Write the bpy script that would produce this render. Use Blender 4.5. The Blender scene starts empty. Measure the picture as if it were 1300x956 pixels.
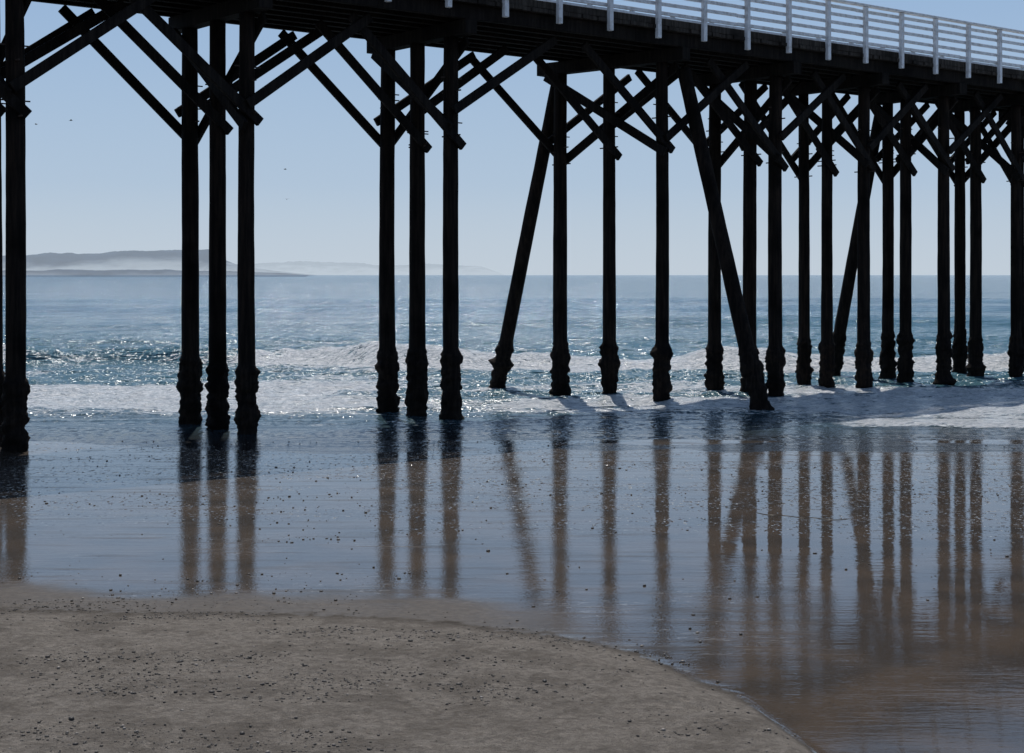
import bpy, math, random
import numpy as np
from mathutils import Vector, noise as mn
random.seed(4); np.random.seed(4)
scene=bpy.context.scene
H=3.2

# ---------------- helpers ----------------
def h2(ix,iy,seed):
    v=np.sin(ix*127.1+iy*311.7+seed*74.7)*43758.5453
    return v-np.floor(v)
def vn(x,y,seed=0):
    xi=np.floor(x); yi=np.floor(y); fx=x-xi; fy=y-yi
    fx=fx*fx*(3-2*fx); fy=fy*fy*(3-2*fy)
    a=h2(xi,yi,seed); b=h2(xi+1,yi,seed); c=h2(xi,yi+1,seed); d=h2(xi+1,yi+1,seed)
    return (a*(1-fx)+b*fx)*(1-fy)+(c*(1-fx)+d*fx)*fy
def fbm(x,y,seed=0,o=4):
    s=0; a=.5; t=0
    for i in range(o):
        s=s+a*vn(x*2**i,y*2**i,seed+i*3.3); t+=a; a*=.5
    return s/t
def sst(a,b,x):
    t=np.clip((x-a)/(b-a),0,1); return t*t*(3-2*t)

def new_obj(name,verts,faces,mat,parent=None,smooth=False):
    me=bpy.data.meshes.new(name)
    me.from_pydata([tuple(v) for v in verts],[],faces); me.update()
    ob=bpy.data.objects.new(name,me); scene.collection.objects.link(ob)
    if mat: me.materials.append(mat)
    if smooth: me.polygons.foreach_set('use_smooth',[True]*len(me.polygons))
    if parent: ob.parent=parent
    return ob
def grid_obj(name,xs,ys,zf,mat,attrs=None):
    XX,YY=np.meshgrid(xs,ys); Z=zf(XX,YY)
    nx,ny=len(xs),len(ys)
    co=np.stack([XX,YY,Z],-1).reshape(-1,3).astype(np.float32)
    i=np.arange(ny-1)[:,None]*nx+np.arange(nx-1)[None,:]
    q=np.stack([i,i+1,i+nx+1,i+nx],-1).reshape(-1,4).astype(np.int32)
    me=bpy.data.meshes.new(name)
    me.vertices.add(len(co)); me.vertices.foreach_set('co',co.ravel())
    me.loops.add(q.size); me.loops.foreach_set('vertex_index',q.ravel())
    me.polygons.add(len(q)); me.polygons.foreach_set('loop_start',np.arange(0,q.size,4,dtype=np.int32))
    me.polygons.foreach_set('use_smooth',np.ones(len(q),dtype=bool))
    me.update(calc_edges=True)
    if attrs:
        for k,f in attrs.items():
            a=me.attributes.new(k,'FLOAT','POINT')
            a.data.foreach_set('value',f(XX,YY).ravel().astype(np.float32))
    me.materials.append(mat)
    ob=bpy.data.objects.new(name,me); scene.collection.objects.link(ob)
    return ob

class NT:
    def __init__(s,name):
        s.m=bpy.data.materials.new(name); s.m.use_nodes=True; s.t=s.m.node_tree; s.t.nodes.clear()
        s.out=s.n('ShaderNodeOutputMaterial')
    def n(s,typ,**kw):
        nd=s.t.nodes.new(typ)
        for k,v in kw.items(): setattr(nd,k,v)
        return nd
    def l(s,a,b): s.t.links.new(a,b)
    def noise(s,scale,detail=4,rough=.55,vec=None,dist=0,out='Fac'):
        nd=s.n('ShaderNodeTexNoise'); nd.inputs['Scale'].default_value=scale
        nd.inputs['Detail'].default_value=detail; nd.inputs['Roughness'].default_value=rough
        nd.inputs['Distortion'].default_value=dist
        if vec: s.l(vec,nd.inputs['Vector'])
        return nd.outputs[out]
    def pos(s,scale=(1,1,1),rot=0):
        g=s.n('ShaderNodeNewGeometry'); m=s.n('ShaderNodeMapping')
        m.inputs['Scale'].default_value=scale; m.inputs['Rotation'].default_value=(0,0,rot)
        s.l(g.outputs['Position'],m.inputs['Vector']); return m.outputs['Vector']
    def math(s,op,a,b=None,c=None,clamp=False):
        nd=s.n('ShaderNodeMath',operation=op,use_clamp=clamp)
        for i,v in enumerate((a,b,c)):
            if v is None: continue
            if isinstance(v,(int,float)): nd.inputs[i].default_value=v
            else: s.l(v,nd.inputs[i])
        return nd.outputs[0]
    def vmath(s,op,a,b=None,scale=None):
        nd=s.n('ShaderNodeVectorMath',operation=op)
        for i,v in enumerate((a,b)):
            if v is None: continue
            if isinstance(v,tuple): nd.inputs[i].default_value=v
            else: s.l(v,nd.inputs[i])
        if scale is not None:
            if isinstance(scale,(int,float)): nd.inputs['Scale'].default_value=scale
            else: s.l(scale,nd.inputs['Scale'])
        return nd.outputs[0]
    def wavelet_normal(s,base,amp,vec):
        # small steep wavelet facets: tilt the normal by a random slope
        c=s.noise(1,1,.5,vec,out='Color')
        v=s.vmath('SUBTRACT',c,(.5,.5,.5)); v=s.vmath('MULTIPLY',v,(1,1,0))
        v=s.vmath('SCALE',v,scale=amp)
        return s.vmath('NORMALIZE',s.vmath('ADD',base,v))
    def mr(s,v,a,b,c=0,d=1):
        nd=s.n('ShaderNodeMapRange'); nd.interpolation_type='SMOOTHSTEP'
        s.l(v,nd.inputs['Value'])
        for k,x in zip(('From Min','From Max','To Min','To Max'),(a,b,c,d)):
            if isinstance(x,(int,float)): nd.inputs[k].default_value=x
            else: s.l(x,nd.inputs[k])
        return nd.outputs['Result']
    def mix(s,f,a,b):
        nd=s.n('ShaderNodeMix',data_type='RGBA')
        if isinstance(f,(int,float)): nd.inputs['Factor'].default_value=f
        else: s.l(f,nd.inputs['Factor'])
        for k,x in ((6,a),(7,b)):
            if isinstance(x,tuple): nd.inputs[k].default_value=(*x,1)
            else: s.l(x,nd.inputs[k])
        return nd.outputs[2]
    def attr(s,name): 
        nd=s.n('ShaderNodeAttribute'); nd.attribute_name=name; return nd.outputs['Fac']
    def bump(s,h,strength,dist,prev=None):
        nd=s.n('ShaderNodeBump')
        if isinstance(strength,(int,float)): nd.inputs['Strength'].default_value=strength
        else: s.l(strength,nd.inputs['Strength'])
        nd.inputs['Distance'].default_value=dist
        s.l(h,nd.inputs['Height'])
        if prev: s.l(prev,nd.inputs['Normal'])
        return nd.outputs['Normal']
    def bsdf(s,col,rough,normal=None,ior=1.45,spec=None):
        b=s.n('ShaderNodeBsdfPrincipled')
        if isinstance(col,tuple): b.inputs['Base Color'].default_value=(*col,1)
        else: s.l(col,b.inputs['Base Color'])
        if isinstance(rough,(int,float)): b.inputs['Roughness'].default_value=rough
        else: s.l(rough,b.inputs['Roughness'])
        b.inputs['IOR'].default_value=ior
        if spec is not None: b.inputs['Specular IOR Level'].default_value=spec
        if normal: s.l(normal,b.inputs['Normal'])
        return b

# ---------------- materials ----------------
def wood_mat(name,c1,c2,rough=.85,bs=.5):
    n=NT(name); v=n.pos((9,9,.7)); f=n.noise(1.5,4,.65,v)
    f2=n.noise(1.2,3,.5,n.pos())
    col=n.mix(n.mr(f,.35,.7),c1,c2); col=n.mix(n.mr(f2,.45,.75),col,tuple(x*.45 for x in c1))
    b=n.bsdf(col,rough,n.bump(n.noise(3,4,.7,v),bs,.03),spec=.10)
    n.l(b.outputs[0],n.out.inputs[0]); return n.m
M_pile=wood_mat('tarred_pile',(.007,.006,.006),(.025,.018,.014))
M_beam=wood_mat('weathered_beam',(.009,.008,.008),(.021,.018,.016))
M_deck=wood_mat('deck_timber',(.03,.026,.023),(.07,.062,.055))
n=NT('white_painted_timber'); f=n.noise(6,4,.6,n.pos((1,1,1)))
b=n.bsdf(n.mix(n.mr(f,.4,.75),(.70,.73,.77),(.46,.46,.46)),.5); n.l(b.outputs[0],n.out.inputs[0]); M_white=n.m
n=NT('rusty_iron'); b=n.bsdf((.03,.018,.013),.8); n.l(b.outputs[0],n.out.inputs[0]); M_iron=n.m

# dry + wet sand
n=NT('beach_sand')
dry=n.attr('dry'); film=n.attr('film'); damp=n.attr('damp'); band=n.attr('band')
p=n.pos()
grain=n.noise(120,2,.8,p); mid=n.noise(14,5,.72,p); big=n.noise(1.1,4,.5,p)
nofilm=n.math('SUBTRACT',1,film)
streak=n.noise(1.0,5,.65,n.pos((.45,3.6,1),math.radians(16)))
streak2=n.noise(1.0,4,.65,n.pos((.5,4.2,1),math.radians(-13)))
st=n.math('MULTIPLY',n.math('ADD',streak,streak2),.5)
drycol=n.mix(n.mr(mid,.35,.65),(.225,.198,.17),(.335,.30,.262))
drycol=n.mix(n.mr(grain,.50,.68,0,.78),drycol,(.085,.075,.065))
drycol=n.mix(n.mr(n.noise(2.0,6,.7,p),.44,.62,0,.6),drycol,(.135,.116,.098))
drycol=n.mix(n.mr(dry,.45,.98,.85,0),drycol,(.075,.062,.050))
wetcol=n.mix(n.mr(big,.35,.65),(.022,.0145,.0085),(.046,.030,.0175))
wetcol=n.mix(n.mr(grain,.55,.75,0,.6),wetcol,(.010,.008,.006))
grit=n.noise(24,2,.5,p)
wetcol=n.mix(n.mr(grit,.69,.72,0,.8),wetcol,(.006,.005,.005))
ln=n.math('ABSOLUTE',n.math('SUBTRACT',streak,.53))
ln=n.math('MULTIPLY',n.mr(ln,.0,.010,1,0),n.math('MULTIPLY',n.mr(n.noise(9,3,.7,p),.45,.6),n.mr(nofilm,.3,.9)))
wetcol=n.mix(n.math('MULTIPLY',ln,.6),wetcol,(.32,.33,.34))
dampcol=n.mix(n.mr(mid,.35,.65),(.050,.041,.033),(.082,.068,.055))
dampcol=n.mix(n.mr(grain,.5,.7,0,.7),dampcol,(.03,.025,.021))
wetcol=n.mix(damp,wetcol,dampcol)
dmask=n.mr(n.math('ADD',dry,n.mr(n.noise(6,5,.65,p),0,1,-.42,.42)),.32,.68)
col=n.mix(dmask,wetcol,drycol)
db=n.math('ADD',n.noise(6,8,.76,p),n.math('MULTIPLY',grain,.10))
nd_dry=n.bump(db,1.0,.17)
ripm=n.mr(n.noise(1,3,.55,n.pos((.22,.5,1))),.38,.62,.2,1)
rip=n.noise(1.0,3,.55,n.pos((2.4,10,1)))
rip2=n.noise(1.0,2,.6,n.pos((8,30,1)))
hgt=n.math('MULTIPLY',n.math('ADD',n.math('MULTIPLY',rip,.0019),n.math('MULTIPLY',rip2,.0007)),ripm)
hgt=n.math('ADD',hgt,n.math('MULTIPLY',n.noise(38,2,.6,p),n.math('MULTIPLY',nofilm,.0012)))
hgt=n.math('ADD',hgt,n.math('MULTIPLY',st,n.math('MULTIPLY',nofilm,.007)))
nd_wet=n.bump(hgt,1,1.0)
sp=n.mr(n.noise(1,2,.6,n.pos((11,7,1))),.55,.65)
nd_wet=n.wavelet_normal(nd_wet,n.math('MULTIPLY',n.math('MULTIPLY',sp,band),4.2),n.pos((22,14,1)))
nd_wb=n.bump(n.math('ADD',n.math('MULTIPLY',st,.02),n.math('MULTIPLY',mid,.012)),.9,1)
bd=n.bsdf(col,.95,nd_dry,spec=.12)
bw=n.bsdf(col,.6,nd_wb,spec=.12)
bw.inputs['Coat IOR'].default_value=1.37
rstreak=n.mr(st,.46,.60,0,1)
cr=n.math('ADD',.010,n.math('MULTIPLY',rstreak,n.math('MULTIPLY',nofilm,.10)))
cr=n.math('ADD',cr,n.math('MULTIPLY',damp,.3))
cr=n.math('ADD',cr,n.math('MULTIPLY',n.math('MULTIPLY',sp,band),.14))
n.l(cr,bw.inputs['Coat Roughness']); n.l(nd_wet,bw.inputs['Coat Normal'])
cw=n.math('SUBTRACT',1,n.math('MULTIPLY',n.mr(st,.50,.62,0,.6),nofilm))
cw=n.math('MULTIPLY',cw,n.math('SUBTRACT',1,n.math('MULTIPLY',damp,.75)))
n.l(cw,bw.inputs['Coat Weight'])
ms=n.n('ShaderNodeMixShader'); n.l(dmask,ms.inputs[0]); n.l(bw.outputs[0],ms.inputs[1]); n.l(bd.outputs[0],ms.inputs[2])
n.l(ms.outputs[0],n.out.inputs[0]); M_sand=n.m

# sea
n=NT('sea_water')
foam=n.attr('foam'); shal=n.attr('shallow'); calm=n.attr('calm'); teal=n.attr('teal'); gl=n.attr('chop')
p=n.pos()
wn=n.noise(1,4,.62,n.pos((.45,1.5,1))); wn2=n.noise(1,3,.62,n.pos((3.0,7,1)))
wfar=n.noise(1,5,.62,n.pos((.03,.16,1)))
deep=n.mix(n.mr(wfar,.40,.62),(.024,.078,.125),(.040,.112,.162))
deep=n.mix(teal,deep,(.042,.105,.130))
wcol=n.mix(shal,deep,(.022,.021,.021))
lace=n.noise(1,5,.72,n.pos((.8,2.6,1)),1.0)
lace2=n.noise(1,5,.78,n.pos((5,13,1)),.8)
fm=n.math('ADD',n.math('MULTIPLY',lace,.55),n.math('MULTIPLY',lace2,.45))
thr=n.math('SUBTRACT',.70,n.math('MULTIPLY',foam,.275))
fmask=n.mr(n.math('SUBTRACT',fm,thr),-.003,.014)
notcalm=n.math('SUBTRACT',1,n.math('MULTIPLY',calm,.9))
hw=n.math('ADD',n.math('MULTIPLY',wn,.32),n.math('MULTIPLY',wn2,.06))
hw=n.math('ADD',hw,n.math('MULTIPLY',wfar,1.3))
hw=n.math('MULTIPLY',hw,notcalm)
hw=n.math('ADD',hw,n.math('MULTIPLY',n.noise(1,2,.6,n.pos((15,20,1))),.008))
nw0=n.bump(hw,1,1)
patch=n.mr(n.noise(1,3,.6,n.pos((.3,.8,1))),.38,.60,.15,1)
nw=n.wavelet_normal(nw0,n.math('MULTIPLY',gl,patch),n.pos((9,4.5,1)))
hf=n.math('ADD',n.math('MULTIPLY',lace2,.14),n.math('MULTIPLY',n.noise(18,3,.7,p),.022))
hf=n.math('ADD',hf,n.math('MULTIPLY',lace,.18))
nf=n.wavelet_normal(n.bump(hf,1,1),1.2,n.pos((12,7,1)))
bw=n.bsdf(wcol,n.math('ADD',.08,n.math('MULTIPLY',gl,.035)),nw,ior=1.34)
fcol=n.mix(n.mr(lace2,.42,.58),(.48,.52,.55),(.93,.93,.93))
bf=n.bsdf(fcol,.22,nf,spec=1.0)
ms=n.n('ShaderNodeMixShader'); n.l(fmask,ms.inputs[0]); n.l(bw.outputs[0],ms.inputs[1]); n.l(bf.outputs[0],ms.inputs[2])
n.l(ms.outputs[0],n.out.inputs[0]); M_sea=n.m

# ---------------- beach ----------------
ex=np.array([-60,-6,-4.5,-1.9,-.37,.36,1.02,1.73,2.05,2.2,2.5,60.])
ey=np.array([15.5,14.7,14.5,14.35,14.0,13.6,12.9,11.6,10.0,8.,4.,-40.])
def mound(X,Y):
    e=np.interp(X,ex,ey)+ .55*(fbm(X*.9,Y*.5,5,4)-.5)
    return e-Y
def terrain(X,Y):
    z=np.where(Y<29,.0010*(29-Y),-(Y-29)*.020)
    z=np.maximum(z,-3)
    z=z+.040*(fbm(X*.16,Y*.22,11,4)-.5)*sst(25,31,Y)
    d=mound(X,Y); m=sst(.0,1.6,d)
    z=z+m*.10+sst(1,12,d)*.25
    z=z+m*(.07*(fbm(X*2.0,Y*2.0,2,4)-.5)+.028*(fbm(X*8,Y*8,3,3)-.5))
    return z
def dryA(X,Y): return sst(-.25,.75,mound(X,Y))
def dampA(X,Y):
    return sst(-1.15,-.35,mound(X,Y)+1.1*(fbm(X*.8,Y*1.2,25,5)-.5))*sst(1.2,-.6,X)
def filmA(X,Y):
    a=sst(.5,5,X+ (fbm(X*.4,Y*.4,8,3)-.5)*5)*sst(26,19,Y)
    b=.35*sst(13,17,Y)
    return np.clip(a+b+.9*(fbm(X*.5,Y*.9,21,3)-.4),0,1)
def bandA(X,Y):
    return sst(17,26,Y+2.5*(fbm(X*.25,Y*.6,27,3)-.5))*sst(.33,.60,fbm(X*.35,Y*1.6,28,4))
def axis(dense0,dense1,step,lo,hi,g=1.12):
    c=list(np.arange(dense0,dense1,step)); s=step; x=c[-1]
    while x<hi: s*=g; x+=s; c.append(x)
    s=step; x=c[0]; l=[]
    while x>lo: s*=g; x-=s; l.append(x)
    return np.array(l[::-1]+c)
xs=axis(-9,9,.05,-5000,5000,1.13)
ys=np.concatenate([axis(9,16,.04,-600,16.01,1.15),axis(16.1,32,.08,16.1,320,1.12)])
beach=grid_obj('sand_beach',xs,ys,terrain,M_sand,{'dry':dryA,'film':filmA,'damp':dampA,'band':bandA})

# ---------------- sea ----------------
def crest(X,Y,c,amp,wf,wb):
    d=Y-c; w=np.where(d<0,wf,wb); return amp*np.exp(-(d/w)**2)
def cA(X): return 54.5+4.0*(fbm(X*.07,X*0+3,31,3)-.5)*2
def ampA(X): return .15+.75*fbm(X*.25,X*0+1,33,3)**1.5
def cB(X): return 37+1.6*(fbm(X*.25,X*0+9,35,3)-.5)*2
def ampB(X): return .22*sst(-1.0,1.5,X)*sst(7,3.5,X)*(.2+1.1*fbm(X*1.1,X*0,37,3))
def cC(X): return 96+8*(fbm(X*.03,X*0+5,39,2)-.5)
def cE(X): return 31.6+1.0*(fbm(X*.35,X*0+2,41,3)-.5)*2 - .12*np.clip(X-8,0,6)
def seaz(X,Y):
    z=crest(X,Y,cA(X),ampA(X),.9,3.0)+crest(X,Y,cB(X),ampB(X),.4,1.4)
    z=z+crest(X,Y,cC(X),.42*(.3+sst(-15,10,X)),2.0,6)+crest(X,Y,cC(X)+42,.4,3.5,9)+crest(X,Y,cC(X)-24,.20,1.8,5)
    z=z+crest(X,Y,cC(X)*1.9,.4,5,12)
    z=z+crest(X,Y,cE(X),.07*sst(5,10,X),.25,1.2)
    near=sst(29,42,Y)*np.exp(-Y/900.)
    z=z+near*.26*(fbm(X*.45,Y*1.0,51,4)-.5)+ .15*near*(fbm(X*2.2,Y*3.2,53,3)-.5)
    z=z+.02*(fbm(X*1.2,Y*2,55,3)-.5)*sst(29.5,33,Y)
    return z
def foamA(X,Y):
    f=0.0+0*X
    br=.15+1.0*sst(.32,.60,fbm(X*.22,Y*.05,61,4))
    c=cA(X)
    f=f+1.05*br*np.exp(-((Y-c+.6)/1.2)**2)
    f=f+.72*sst(56,51,Y)*sst(33,38,Y)*sst(.30,.68,fbm(X*.16+4,Y*.35,63,4))
    left=sst(-1,-6,X)
    f=f+left*.70*np.exp(-((Y-41.5+1.5*(fbm(X*.2,X*0,70,3)-.5))/2.2)**2)
    f=f+.24*np.exp(-((Y-39)/2.2)**2)
    f=f+.75*np.exp(-((Y-cB(X)+.30)/.40)**2)*sst(-1.5,1,X)*sst(8,4.5,X)*(.6+.8*fbm(X*1.2,Y,72,2))
    f=f+.45*sst(29.5,33,Y)*sst(44,36,Y)*(.4+.9*fbm(X*.5,Y*1.2,73,3))
    r=sst(6.0,8.5,X)
    f=f+r*.95*np.exp(-((Y-cE(X)-.25)/.65)**2)+r*.42*sst(31,33,Y)*sst(46,40,Y)*fbm(X*.5,Y*1.1,74,3)*1.6
    f=f+.12*sst(75,58,Y)*sst(53,58,Y)
    dep=seaz(X,Y)-terrain(X,Y)
    f=f+.50*np.exp(-((dep-.010)/.008)**2)*(Y<34)*fbm(X*.6,Y*.1,67,3)
    return np.clip(f,0,1.0)
def shalA(X,Y):
    return np.exp(-np.clip(seaz(X,Y)-terrain(X,Y),0,9)/.16)
def calmA(X,Y): return 1-sst(30,42,Y)
def tealA(X,Y): return sst(150,55,Y+20*(fbm(X*.02,Y*.05,81,3)-.5))*.8
def chopA(X,Y):
    return .8*sst(27,30,Y)*sst(34,31,Y)+3.0*sst(31,38,Y)*sst(62,50,Y)+1.3*sst(50,60,Y)*sst(130,60,Y)+.15*sst(60,120,Y)
xs=axis(-20,24,.10,-16000,16000,1.11)
ys=axis(26.5,60,.09,26.5,22000,1.025)
sea=grid_obj('sea',xs,ys,seaz,M_sea,{'foam':foamA,'shallow':shalA,'calm':calmA,'teal':tealA,'chop':chopA})

# ---------------- pier ----------------
pier=bpy.data.objects.new('wooden_pier',None); scene.collection.objects.link(pier)
O=Vector((0,34.6,0)); U=Vector((.787,.617,0)).normalized(); T=Vector((-U.y,U.x,0))
def P(s,t,z): v=O+U*s+T*t; return Vector((v.x,v.y,z))
bents=[[(-21.5,0),(-21.5,1.25),(-21.5,2.5)],[(-16.4,0),(-16.4,1.25),(-16.4,2.5)],
 [(-11.54,0),(-11.54,1.25),(-11.6,2.5)],[(-6.79,0),(-6.81,1.25),(-6.83,2.5)],
 [(-1.72,0),(-1.77,1.25),(-1.74,2.5)],[(4.735,0),(4.41,1.6),(4.14,3.2)],
 [(8.92,0),(9.13,1.1),(8.89,2.2)],[(12.58,0),(12.30,1.1),(12.56,2.2)],
 [(16.24,0),(15.90,1.1),(16.45,2.2)],[(19.94,0),(19.39,1.1),(20.11,2.2)]]
s=23.6
while s<75: bents.append([(s,0),(s,1.1),(s,2.3)]); s+=3.7
SMIN,SMAX=-26,77
CAPB,CAPT,STT,PLT=8.48,8.80,9.12,9.22

def pile(p0,p1,r0,r1,seed,name='pile'):
    L=(p1-p0).length; d=(p1-p0).normalized()
    a=d.orthogonal().normalized(); b=d.cross(a)
    nseg=18; zs=[]; z=0
    while z<L: zs.append(z); z+= .045 if (p0.z+z*d.z)<1.9 else .22
    zs.append(L)
    V=[];F=[]
    top=1.25+.3*random.random()
    bulb=[(random.uniform(-.1,top),random.uniform(.05,.14),random.uniform(.06,.22)) for _ in range(7)]
    bow=a*random.uniform(-.03,.03)+b*random.uniform(-.03,.03)
    for z in zs:
        w=p0+d*z; hz=w.z
        r=r0+(r1-r0)*z/L
        k=max(0,min(1,(top-hz)/.15))
        prof=.12*k+sum(am*math.exp(-((hz-c)/sg)**2) for c,sg,am in bulb)*k
        c=w+bow*math.sin(math.pi*z/L)
        for j in range(nseg):
            th=2*math.pi*j/nseg
            dirv=a*math.cos(th)+b*math.sin(th)
            q=Vector((math.cos(th)*1.2+seed*7,math.sin(th)*1.2,hz*.35))
            rr=r*(1+prof+.06*mn.noise(q)+.04*mn.noise(Vector((dirv.x*3+seed,dirv.y*3,hz*2))))
            if k>0: rr+=k*.07*mn.noise(Vector((dirv.x*2.2+seed*3,dirv.y*2.2,hz*6)))+k*.05*mn.noise(Vector((dirv.x*7+seed*3,dirv.y*7,hz*17)))
            V.append(c+dirv*rr)
    for i in range(len(zs)-1):
        for j in range(nseg):
            k2=(j+1)%nseg
            F.append((i*nseg+j,i*nseg+k2,(i+1)*nseg+k2,(i+1)*nseg+j))
    F.append(tuple((len(zs)-1)*nseg+j for j in range(nseg)))
    return new_obj(name,V,F,M_pile,pier,True)
sd=0
for bt in bents:
    for (s,t) in bt:
        sd+=1.37
        j=random.uniform(-.02,.02)
        k=random.uniform(.92,1.08)
        pile(P(s+j,t,-1.0),P(s,t,CAPB),.185*k,.16*k,sd)
def rak(s,t0,t1,z1,name='raker_pile'):
    global sd; sd+=1.1
    b0=P(s,t1,0); tp=P(s,t0,z1); d=(b0-tp)
    pile(tp+d*1.10,tp,.20,.17,sd,name)
rak(4.25,3.5,6.1,8.2); rak(5.15,-.36,-2.95,8.3); rak(16.55,2.55,4.45,8.3)
rak(31.4,2.6,4.6,8.3); rak(46.2,2.6,4.6,8.3)

class Boxes:
    def __init__(s): s.V=[]; s.F=[]
    def beam(s,p0,p1,w,h,roll_ref=Vector((0,0,1))):
        d=(p1-p0).normalized(); side=d.cross(roll_ref)
        if side.length<1e-3: side=U.copy()
        side.normalize(); up=side.cross(d)
        k=len(s.V)
        for p in (p0,p1):
            for a,b in ((-1,-1),(1,-1),(1,1),(-1,1)):
                s.V.append(p+side*a*w/2+up*b*h/2)
        s.F+= [tuple(k+i for i in f) for f in ((3,2,1,0),(4,5,6,7),(0,1,5,4),(1,2,6,5),(2,3,7,6),(3,0,4,7))]
    def make(s,name,mat,bev=.008):
        ob=new_obj(name,s.V,s.F,mat,pier)
        if bev:
            m=ob.modifiers.new('bevel','BEVEL'); m.width=bev; m.segments=1
        return ob
caps=Boxes(); knees=Boxes(); cross=Boxes(); bolts=Boxes()
R=random.uniform
for i,bt in enumerate(bents):
    (s0,t0),(s1,t1),(s2,t2)=bt
    d=(P(s2,t2,0)-P(s0,t0,0)).normalized()
    caps.beam(P(s0,t0,(CAPB+CAPT)/2)-d*.75,P(s2,t2,(CAPB+CAPT)/2)+d*.7,.32,CAPT-CAPB-.004)
    a=P(s0,t0,0)-d*.30; c=P(s2,t2,0)+d*.30
    z0=R(6.15,6.45)
    cross.beam(Vector((a.x,a.y,z0))-U*.22,Vector((c.x,c.y,8.42))-U*.22,.09,.22)
    cross.beam(Vector((c.x,c.y,z0-.15))+U*.22,Vector((a.x,a.y,8.42))+U*.22,.09,.22)
    nxt=(bents[i+1][0][0]-s0) if i+1<len(bents) else 3.7
    prv=(s0-bents[i-1][0][0]) if i>0 else 4
    for j,(s,t) in enumerate(bt):
        run=min(2.75,prv*.66)
        zl=R(6.15,6.5); o=-.21 if j!=2 else .21
        knees.beam(P(s+.18,t+o,zl-.15),P(s-run,t+o,8.66),.09,.20)
        run=min(2.75,nxt*.66); zr=R(6.65,6.95)
        o2=-.31 if j==0 else (.21 if j==1 else .31)
        knees.beam(P(s-.15,t+o2,zr-.10),P(s+run,t+o2,8.66),.09,.20)
        for k in range(2):
            zb=R(6.0,7.4); bolts.beam(P(s+R(-.05,.05),t-.34,zb),P(s,t+.34,zb),.03,.03)
            bolts.beam(P(s-.28,t,zb+.3),P(s+.30,t,zb+.3),.025,.025)
caps.make('cap_beams',M_beam); knees.make('knee_braces',M_beam); cross.make('cross_braces',M_beam); bolts.make('bolts',M_iron,0)
st=Boxes()
TF,TB=-.75,3.2
for t in np.linspace(TF+.12,TB-.12,8):
    s=SMIN
    while s<SMAX:
        e=min(s+7.3,SMAX)
        st.beam(P(s+.005,t+R(-.01,.01),(CAPT+STT)/2),P(e,t+R(-.01,.01),(CAPT+STT)/2),.14,STT-CAPT-.006)
        s=e
st.make('stringers',M_beam)
pl=Boxes(); s=SMIN
while s<SMAX:
    pl.beam(P(s,TF-.12+R(-.04,.03),(STT+PLT)/2+R(-.004,.004)),P(s,TB+.12+R(-.03,.04),(STT+PLT)/2),.235,PLT-STT-.01)
    s+=.25
pl.make('deck_planks',M_deck,0)
kb=Boxes()
for t in (TF-.02,TB+.02):
    kb.beam(P(SMIN,t,PLT+.09),P(SMAX,t,PLT+.09),.16,.17)
kb.make('kerb_timbers',M_deck)
po=Boxes(); ra=Boxes()
RT=PLT+1.28
for t,sg in ((TF-.17,-1),(TB+.17,1)):
    s=SMIN+.3
    while s<SMAX:
        po.beam(P(s,t,8.93+R(-.05,.03)),P(s+R(-.01,.01),t,RT-.02),.12,.11,T); s+=1.55
    for z in (.30,.52,.74,.96,1.16):
        s=SMIN
        while s<SMAX:
            e=min(s+4.65,SMAX)
            ra.beam(P(s+.004,t-sg*.085,PLT+z+R(-.008,.008)),P(e,t-sg*.085,PLT+z+R(-.008,.008)),.045,.085); s=e
    ra.beam(P(SMIN,t,RT+.02),P(SMAX,t,RT+.02),.20,.05)
po.make('railing_posts',M_white); ra.make('railing_boards',M_white,.004)

# ---------------- pebbles, kelp ----------------
import bmesh
bm=bmesh.new(); bmesh.ops.create_icosphere(bm,subdivisions=1,radius=1)
iv=np.array([v.co[:] for v in bm.verts]); ifc=np.array([[v.index for v in f.verts] for f in bm.faces]); bm.free()
def scatter(name,pts,rad,mat):
    N=len(pts); z=terrain(pts[:,0],pts[:,1])
    sc=np.random.uniform([.8,.7,.35],[1.6,1.2,.9],(N,3))*rad[:,None]
    v=iv[None]*(1+.35*(np.random.rand(N,len(iv),1)-.5))*sc[:,None,:]
    a=np.random.rand(N)*6.28; c=np.cos(a)[:,None]; s_=np.sin(a)[:,None]
    V=np.stack([v[...,0]*c-v[...,1]*s_+pts[:,0:1], v[...,0]*s_+v[...,1]*c+pts[:,1:2], v[...,2]+(z+rad*.2)[:,None]],-1)
    F=(ifc[None]+ (np.arange(N)*len(iv))[:,None,None]).reshape(-1,3)
    return new_obj(name,V.reshape(-1,3).tolist(),F.tolist(),mat,None,True)
n=NT('pebble'); g=n.n('ShaderNodeNewGeometry')
rp=n.n('ShaderNodeValToRGB'); n.l(g.outputs['Random Per Island'],rp.inputs[0])
rp.color_ramp.elements[0].color=(.02,.018,.016,1); rp.color_ramp.elements[1].color=(.22,.195,.17,1)
e=rp.color_ramp.elements.new(.75); e.color=(.05,.042,.036,1)
b=n.bsdf(rp.outputs[0],.6); n.l(b.outputs[0],n.out.inputs[0]); M_peb=n.m
N=66000
x=np.random.uniform(-7,3,N); y=np.random.uniform(8.5,15,N); d=mound(x,y)
cl=fbm(x*.7,y*2.0,77,4)
keep=(d>-.2)&(np.random.rand(N)<.03+np.clip(cl-.44,0,1)*2.8)
x=x[keep];y=y[keep]; rad=.0030+.011*np.random.rand(len(x))**4+.012*(np.random.rand(len(x))<.008)
scatter('pebbles',np.stack([x,y],1),rad,M_peb)
N=24000
y=np.random.uniform(13,29,N); x=np.random.uniform(-.37,.37,N)*y; d=mound(x,y)
cl=fbm(x*.3,y*1.0,79,3)
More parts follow.
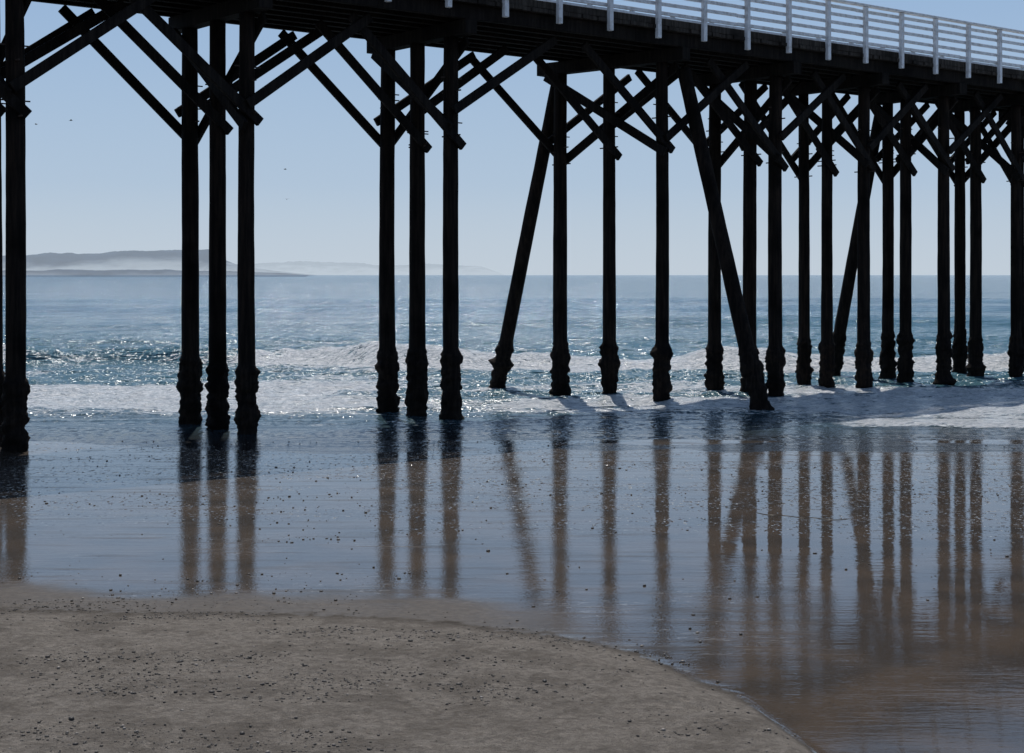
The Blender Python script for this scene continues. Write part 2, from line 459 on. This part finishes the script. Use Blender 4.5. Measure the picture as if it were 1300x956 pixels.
keep=(d<0)&(np.random.rand(N)<.03+np.clip(cl-.5,0,1)*1.8)
x=x[keep];y=y[keep]; rad=.004+.016*np.random.rand(len(x))**5
scatter('shingle',np.stack([x,y],1),rad,M_peb)
n=NT('kelp'); b=n.bsdf((.03,.02,.01),.35); n.l(b.outputs[0],n.out.inputs[0]); M_kelp=n.m
def kelp(pts,r):
    cu=bpy.data.curves.new('kelp_strand','CURVE'); cu.dimensions='3D'; cu.bevel_depth=r; cu.bevel_resolution=2
    sp=cu.splines.new('NURBS'); sp.points.add(len(pts)-1)
    for i,(x,y) in enumerate(pts):
        sp.points[i].co=(x,y,float(terrain(np.array(x),np.array(y)))+r*.4,1); sp.points[i].radius=R(.3,1.2)
    sp.use_endpoint_u=True
    cu.materials.append(M_kelp)
    ob=bpy.data.objects.new('kelp_strand',cu); scene.collection.objects.link(ob)
kelp([(3.25,20.3),(3.4,19.9),(3.6,20.1),(3.8,19.7),(4.0,19.9),(4.15,19.5),(4.4,19.7)],.006)

# ---------------- headland ----------------
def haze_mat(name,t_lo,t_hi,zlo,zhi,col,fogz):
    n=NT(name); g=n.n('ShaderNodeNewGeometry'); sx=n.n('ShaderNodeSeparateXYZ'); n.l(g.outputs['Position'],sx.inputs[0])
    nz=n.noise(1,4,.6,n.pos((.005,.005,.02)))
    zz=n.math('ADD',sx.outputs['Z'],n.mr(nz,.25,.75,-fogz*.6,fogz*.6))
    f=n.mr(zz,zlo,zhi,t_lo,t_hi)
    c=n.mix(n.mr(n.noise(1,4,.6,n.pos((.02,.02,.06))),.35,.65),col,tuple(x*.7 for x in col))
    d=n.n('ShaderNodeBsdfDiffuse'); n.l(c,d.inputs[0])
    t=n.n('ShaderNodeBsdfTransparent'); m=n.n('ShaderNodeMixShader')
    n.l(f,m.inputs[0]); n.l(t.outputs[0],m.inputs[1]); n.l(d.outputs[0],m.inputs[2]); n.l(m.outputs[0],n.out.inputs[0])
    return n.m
def ridge(name,D,px,py,depth,mat,rough):
    X=np.array(px,float); X=(X-650)/1913*D; Z=(349-np.array(py,float))/1913*D+H
    xs=np.linspace(X[0],X[-1],900); ys=np.linspace(0,1,10)
    def zf(XX,YY):
        z=np.interp(XX,X,Z); k=sst(0,1,(YY-D)/depth)
        nz=(fbm(XX/45,XX*0+2,91,5)-.5)*rough
        return np.where(k>0,k*np.maximum(z+nz*np.clip(z/20,0,1),1),-1)
    return grid_obj(name,xs,D+ys*depth,zf,mat)
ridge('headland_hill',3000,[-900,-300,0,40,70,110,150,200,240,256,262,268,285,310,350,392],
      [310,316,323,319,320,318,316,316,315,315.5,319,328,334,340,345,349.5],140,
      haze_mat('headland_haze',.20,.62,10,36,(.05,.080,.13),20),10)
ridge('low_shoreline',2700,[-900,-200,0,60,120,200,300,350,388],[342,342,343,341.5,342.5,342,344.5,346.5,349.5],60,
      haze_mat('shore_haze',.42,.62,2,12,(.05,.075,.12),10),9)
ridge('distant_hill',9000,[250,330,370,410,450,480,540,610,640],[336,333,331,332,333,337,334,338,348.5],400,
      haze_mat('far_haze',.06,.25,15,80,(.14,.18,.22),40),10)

# ---------------- birds ----------------
n=NT('gull_feather'); b=n.bsdf((.12,.11,.10),.7); n.l(b.outputs[0],n.out.inputs[0]); M_gull=n.m
def bird(x,y,z,a,flap):
    V=[];F=[]
    rings=[(-.28,.005),(-.2,.05),(-.05,.075),(.1,.07),(.2,.045),(.27,.04),(.33,.01)]
    for px_,r in rings:
        for j in range(8):
            th=j*math.pi/4; V.append((px_,r*math.cos(th),r*.9*math.sin(th)))
    for i in range(len(rings)-1):
        for j in range(8): F.append((i*8+j,i*8+(j+1)%8,(i+1)*8+(j+1)%8,(i+1)*8+j))
    for sg in (-1,1):
        k=len(V)
        V+= [(.12,sg*.05,.03),(.14,sg*.3,.03+.18*flap),(.02,sg*.68,.03+.1*flap),(-.06,sg*.66,.02+.1*flap),(-.05,sg*.3,.02+.17*flap),(-.1,sg*.05,.02)]
        F+= [(k,k+1,k+4,k+5),(k+1,k+2,k+3,k+4)]
    k=len(V); V+=[(-.25,-.03,0),(-.25,.03,0),(-.42,.09,0),(-.42,-.09,0)]; F.append((k,k+1,k+2,k+3))
    ob=new_obj('seagull',V,F,M_gull); ob.location=(x,y,z); ob.rotation_euler=(0,0,a)
for px_,py_,D in ((90,153,260),(362,215,300),(364,253,330),(46,158,300)):
    bird((px_-650)/1913*D,D,H+(349-py_)/1913*D,R(0,3),R(.3,1))

# ---------------- light, sky, camera ----------------
EL=62; AZ=-8
w=bpy.data.worlds.new('World'); scene.world=w; w.use_nodes=True
nt=w.node_tree; nt.nodes.clear()
sky=nt.nodes.new('ShaderNodeTexSky'); sky.sky_type='NISHITA'; sky.sun_disc=False
sky.sun_elevation=math.radians(EL); sky.sun_rotation=math.radians(AZ)
sky.air_density=1.0; sky.dust_density=.4; sky.ozone_density=3.0
STR=.08
tc=nt.nodes.new('ShaderNodeTexCoord'); sx=nt.nodes.new('ShaderNodeSeparateXYZ'); nt.links.new(tc.outputs['Generated'],sx.inputs[0])
rp=nt.nodes.new('ShaderNodeValToRGB'); nt.links.new(sx.outputs['Z'],rp.inputs[0])
rp.color_ramp.interpolation='B_SPLINE'
E=rp.color_ramp.elements
E[0].position=0; E[0].color=(1,1,1,1); E[1].position=.75; E[1].color=(0,0,0,1)
q=E.new(.12); q.color=(.9,.9,.9,1); q=E.new(.30); q.color=(.5,.5,.5,1)
hz=nt.nodes.new('ShaderNodeValToRGB'); nt.links.new(sx.outputs['Z'],hz.inputs[0]); hz.color_ramp.interpolation='B_SPLINE'
E=hz.color_ramp.elements
E[0].position=0; E[0].color=(.55,.62,.69,1); E[1].position=.22; E[1].color=(.27,.43,.69,1)
q=E.new(.06); q.color=(.44,.56,.70,1)
sc=nt.nodes.new('ShaderNodeVectorMath'); sc.operation='SCALE'; sc.inputs['Scale'].default_value=1/STR
nt.links.new(hz.outputs[0],sc.inputs[0])
mx=nt.nodes.new('ShaderNodeMix'); mx.data_type='RGBA'
nt.links.new(rp.outputs[0],mx.inputs['Factor']); nt.links.new(sky.outputs[0],mx.inputs[6]); nt.links.new(sc.outputs[0],mx.inputs[7])
bg=nt.nodes.new('ShaderNodeBackground'); bg.inputs[1].default_value=STR
o=nt.nodes.new('ShaderNodeOutputWorld'); nt.links.new(mx.outputs[2],bg.inputs[0]); nt.links.new(bg.outputs[0],o.inputs[0])
sl=bpy.data.lights.new('sun','SUN'); sl.energy=4.6; sl.angle=math.radians(.53); sl.color=(1,.96,.9)
so=bpy.data.objects.new('sun',sl); scene.collection.objects.link(so)
so.rotation_euler=(-math.radians(90-EL),0,-math.radians(AZ))
cam=bpy.data.cameras.new('camera'); co=bpy.data.objects.new('camera',cam); scene.collection.objects.link(co)
co.location=(0,0,H); co.rotation_euler=(math.radians(90),0,0)
cam.sensor_width=36; cam.lens=1913/1300*36; cam.shift_y=-129/1300; cam.clip_end=60000; cam.clip_start=.1
scene.camera=co
scene.view_settings.view_transform='Standard'; scene.view_settings.look='None'; scene.view_settings.exposure=0
